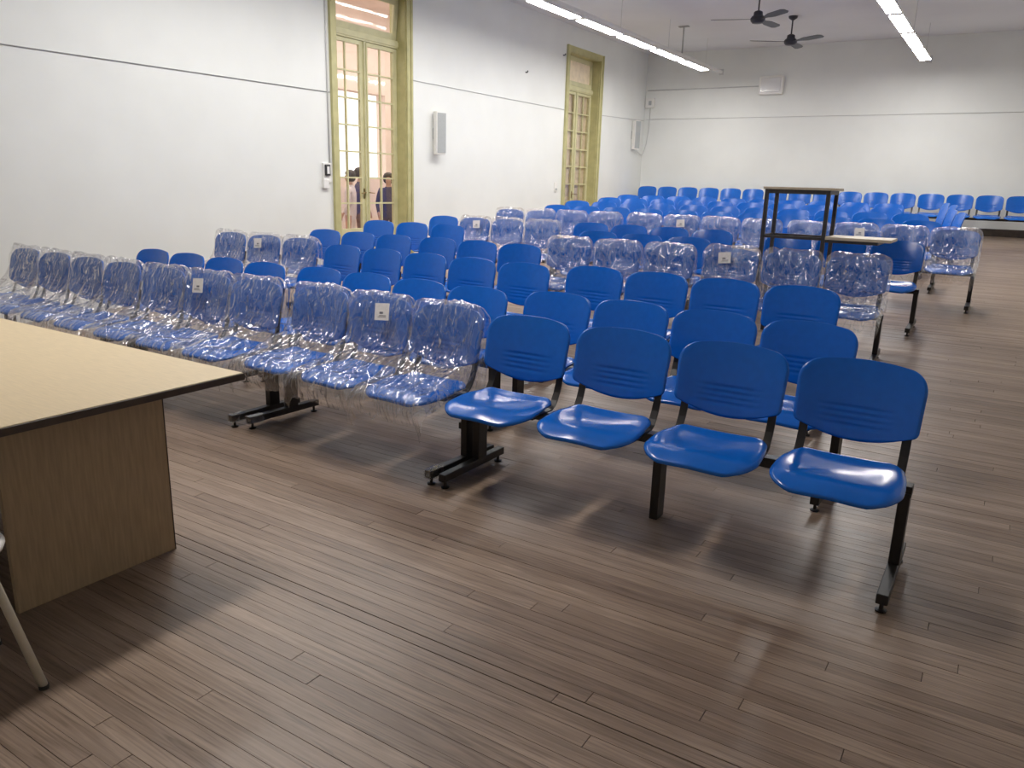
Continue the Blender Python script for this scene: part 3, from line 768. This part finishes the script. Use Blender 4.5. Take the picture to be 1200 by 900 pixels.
for k, (y, z) in enumerate(((14.70, 2.53), (13.27, 2.03))):
    bm = bmesh.new(); tube(bm, [(0, 0, 0), (.04, 0, 0), (.05, 0, .03)], .012, 8)
    tag(obj('wall_hook', bm, M_DGREY, None, (XL, y, EYE+z)), ('dark hook on the wall at the top of the shuttered door', 'dark hook on the blank wall between the doors')[k], 'hook')

# ------------------------------------------------------------------ people in the gallery
def person(loc, rz, top, bot, label, hh=1.62):
    e = empty('person', loc, (0, 0, rz)); tag(e, label, 'person', None)
    k = hh/1.70
    J = {'pel': (0,0,.93,.125), 'wst': (0,.01,1.08,.115), 'chs': (0,.01,1.27,.135), 'nkb': (0,.02,1.43,.075), 'nk': (0,.01,1.50,.05), 'jaw': (0,-.02,1.56,.068), 'hd': (0,-.01,1.63,.085), 'crn': (0,.01,1.68,.055), 'nose': (0,-.095,1.60,.014)}
    E_ = [('pel','wst'),('wst','chs'),('chs','nkb'),('nkb','nk'),('nk','jaw'),('jaw','hd'),('hd','crn'),('hd','nose')]
    for s, t in ((-1, 'l'), (1, 'r')):
        J.update({'sh'+t: (s*.17,.01,1.39,.062), 'el'+t: (s*.23,.03,1.12,.043), 'wr'+t: (s*.20,-.10,.93,.030), 'ha'+t: (s*.19,-.13,.87,.030),
                  'hp'+t: (s*.09,0,.88,.095), 'kn'+t: (s*.10,-.01,.49,.062), 'an'+t: (s*.10,.02,.08,.042), 'to'+t: (s*.11,-.13,.035,.035)})
        E_ += [('chs','sh'+t),('sh'+t,'el'+t),('el'+t,'wr'+t),('wr'+t,'ha'+t),('pel','hp'+t),('hp'+t,'kn'+t),('kn'+t,'an'+t),('an'+t,'to'+t)]
        for q in range(5):                                  # fingers and thumb
            fx = s*(.19 + (.012 if q == 4 else 0)) ; fy = -.155 + .016*q if q < 4 else -.16
            J['f%s%d' % (t, q)] = (s*.185 - (s*.03 if q == 4 else 0), fy, .80 + (.01 if q in (0, 3) else 0) + (.05 if q == 4 else 0), .008); E_.append(('ha'+t, 'f%s%d' % (t, q)))
    ks = list(J); me = bpy.data.meshes.new('body')
    me.from_pydata([Vector(J[q][:3])*k for q in ks], [(ks.index(a), ks.index(b)) for a, b in E_], [])
    o = link('body', me, e); md = o.modifiers.new('skin', 'SKIN'); md.use_smooth_shade = True
    for i, q in enumerate(ks):
        r = J[q][3]*k; me.skin_vertices[0].data[i].radius = (r*(1.25 if q in ('pel','wst','chs') else 1), r)
        me.skin_vertices[0].data[i].use_root = (i == 0)
    sb = o.modifiers.new('sub', 'SUBSURF'); sb.levels = 1; sb.render_levels = 1
    dg = bpy.context.evaluated_depsgraph_get(); ev = o.evaluated_get(dg); m2 = bpy.data.meshes.new_from_object(ev)
    o.modifiers.clear(); o.data = m2
    m2.materials.clear()
    for mm in (M_SKIN, top, bot): m2.materials.append(mm)
    for p in m2.polygons:
        c = p.center/k; p.use_smooth = True
        p.material_index = 0 if c.z > 1.47 or (abs(c.x) > .15 and c.z < .96) else (1 if c.z > .90 else 2)
    bm = bmesh.new(); lathe(bm, [(.02, .112), (.07, .095), (.098, .05), (.102, .0), (.09, -.06), (.06, -.09)], 16, (0, .018*k, 1.625*k)); 
    for v in bm.verts:
        if v.co.y < -.02 and v.co.z < 1.66*k: v.co.y = -.02 + (v.co.y+.02)*.2
    obj('hair', bm, M_HAIR, e, smooth=True)
person((-10.05, 10.42, 0), R_(-60), M_CLOTHW, M_CLOTHW, 'person in pale clothes standing behind the glazed door', 1.60)
person((-10.3, 10.97, 0), R_(150), M_CLOTHD, M_CLOTHB, 'person in navy top and brown trousers behind the glazed door', 1.66)
person((-10.0, 11.40, 0), R_(40), M_CLOTHD, M_CLOTHD, 'person all in navy clothes standing behind the glazed door', 1.58)
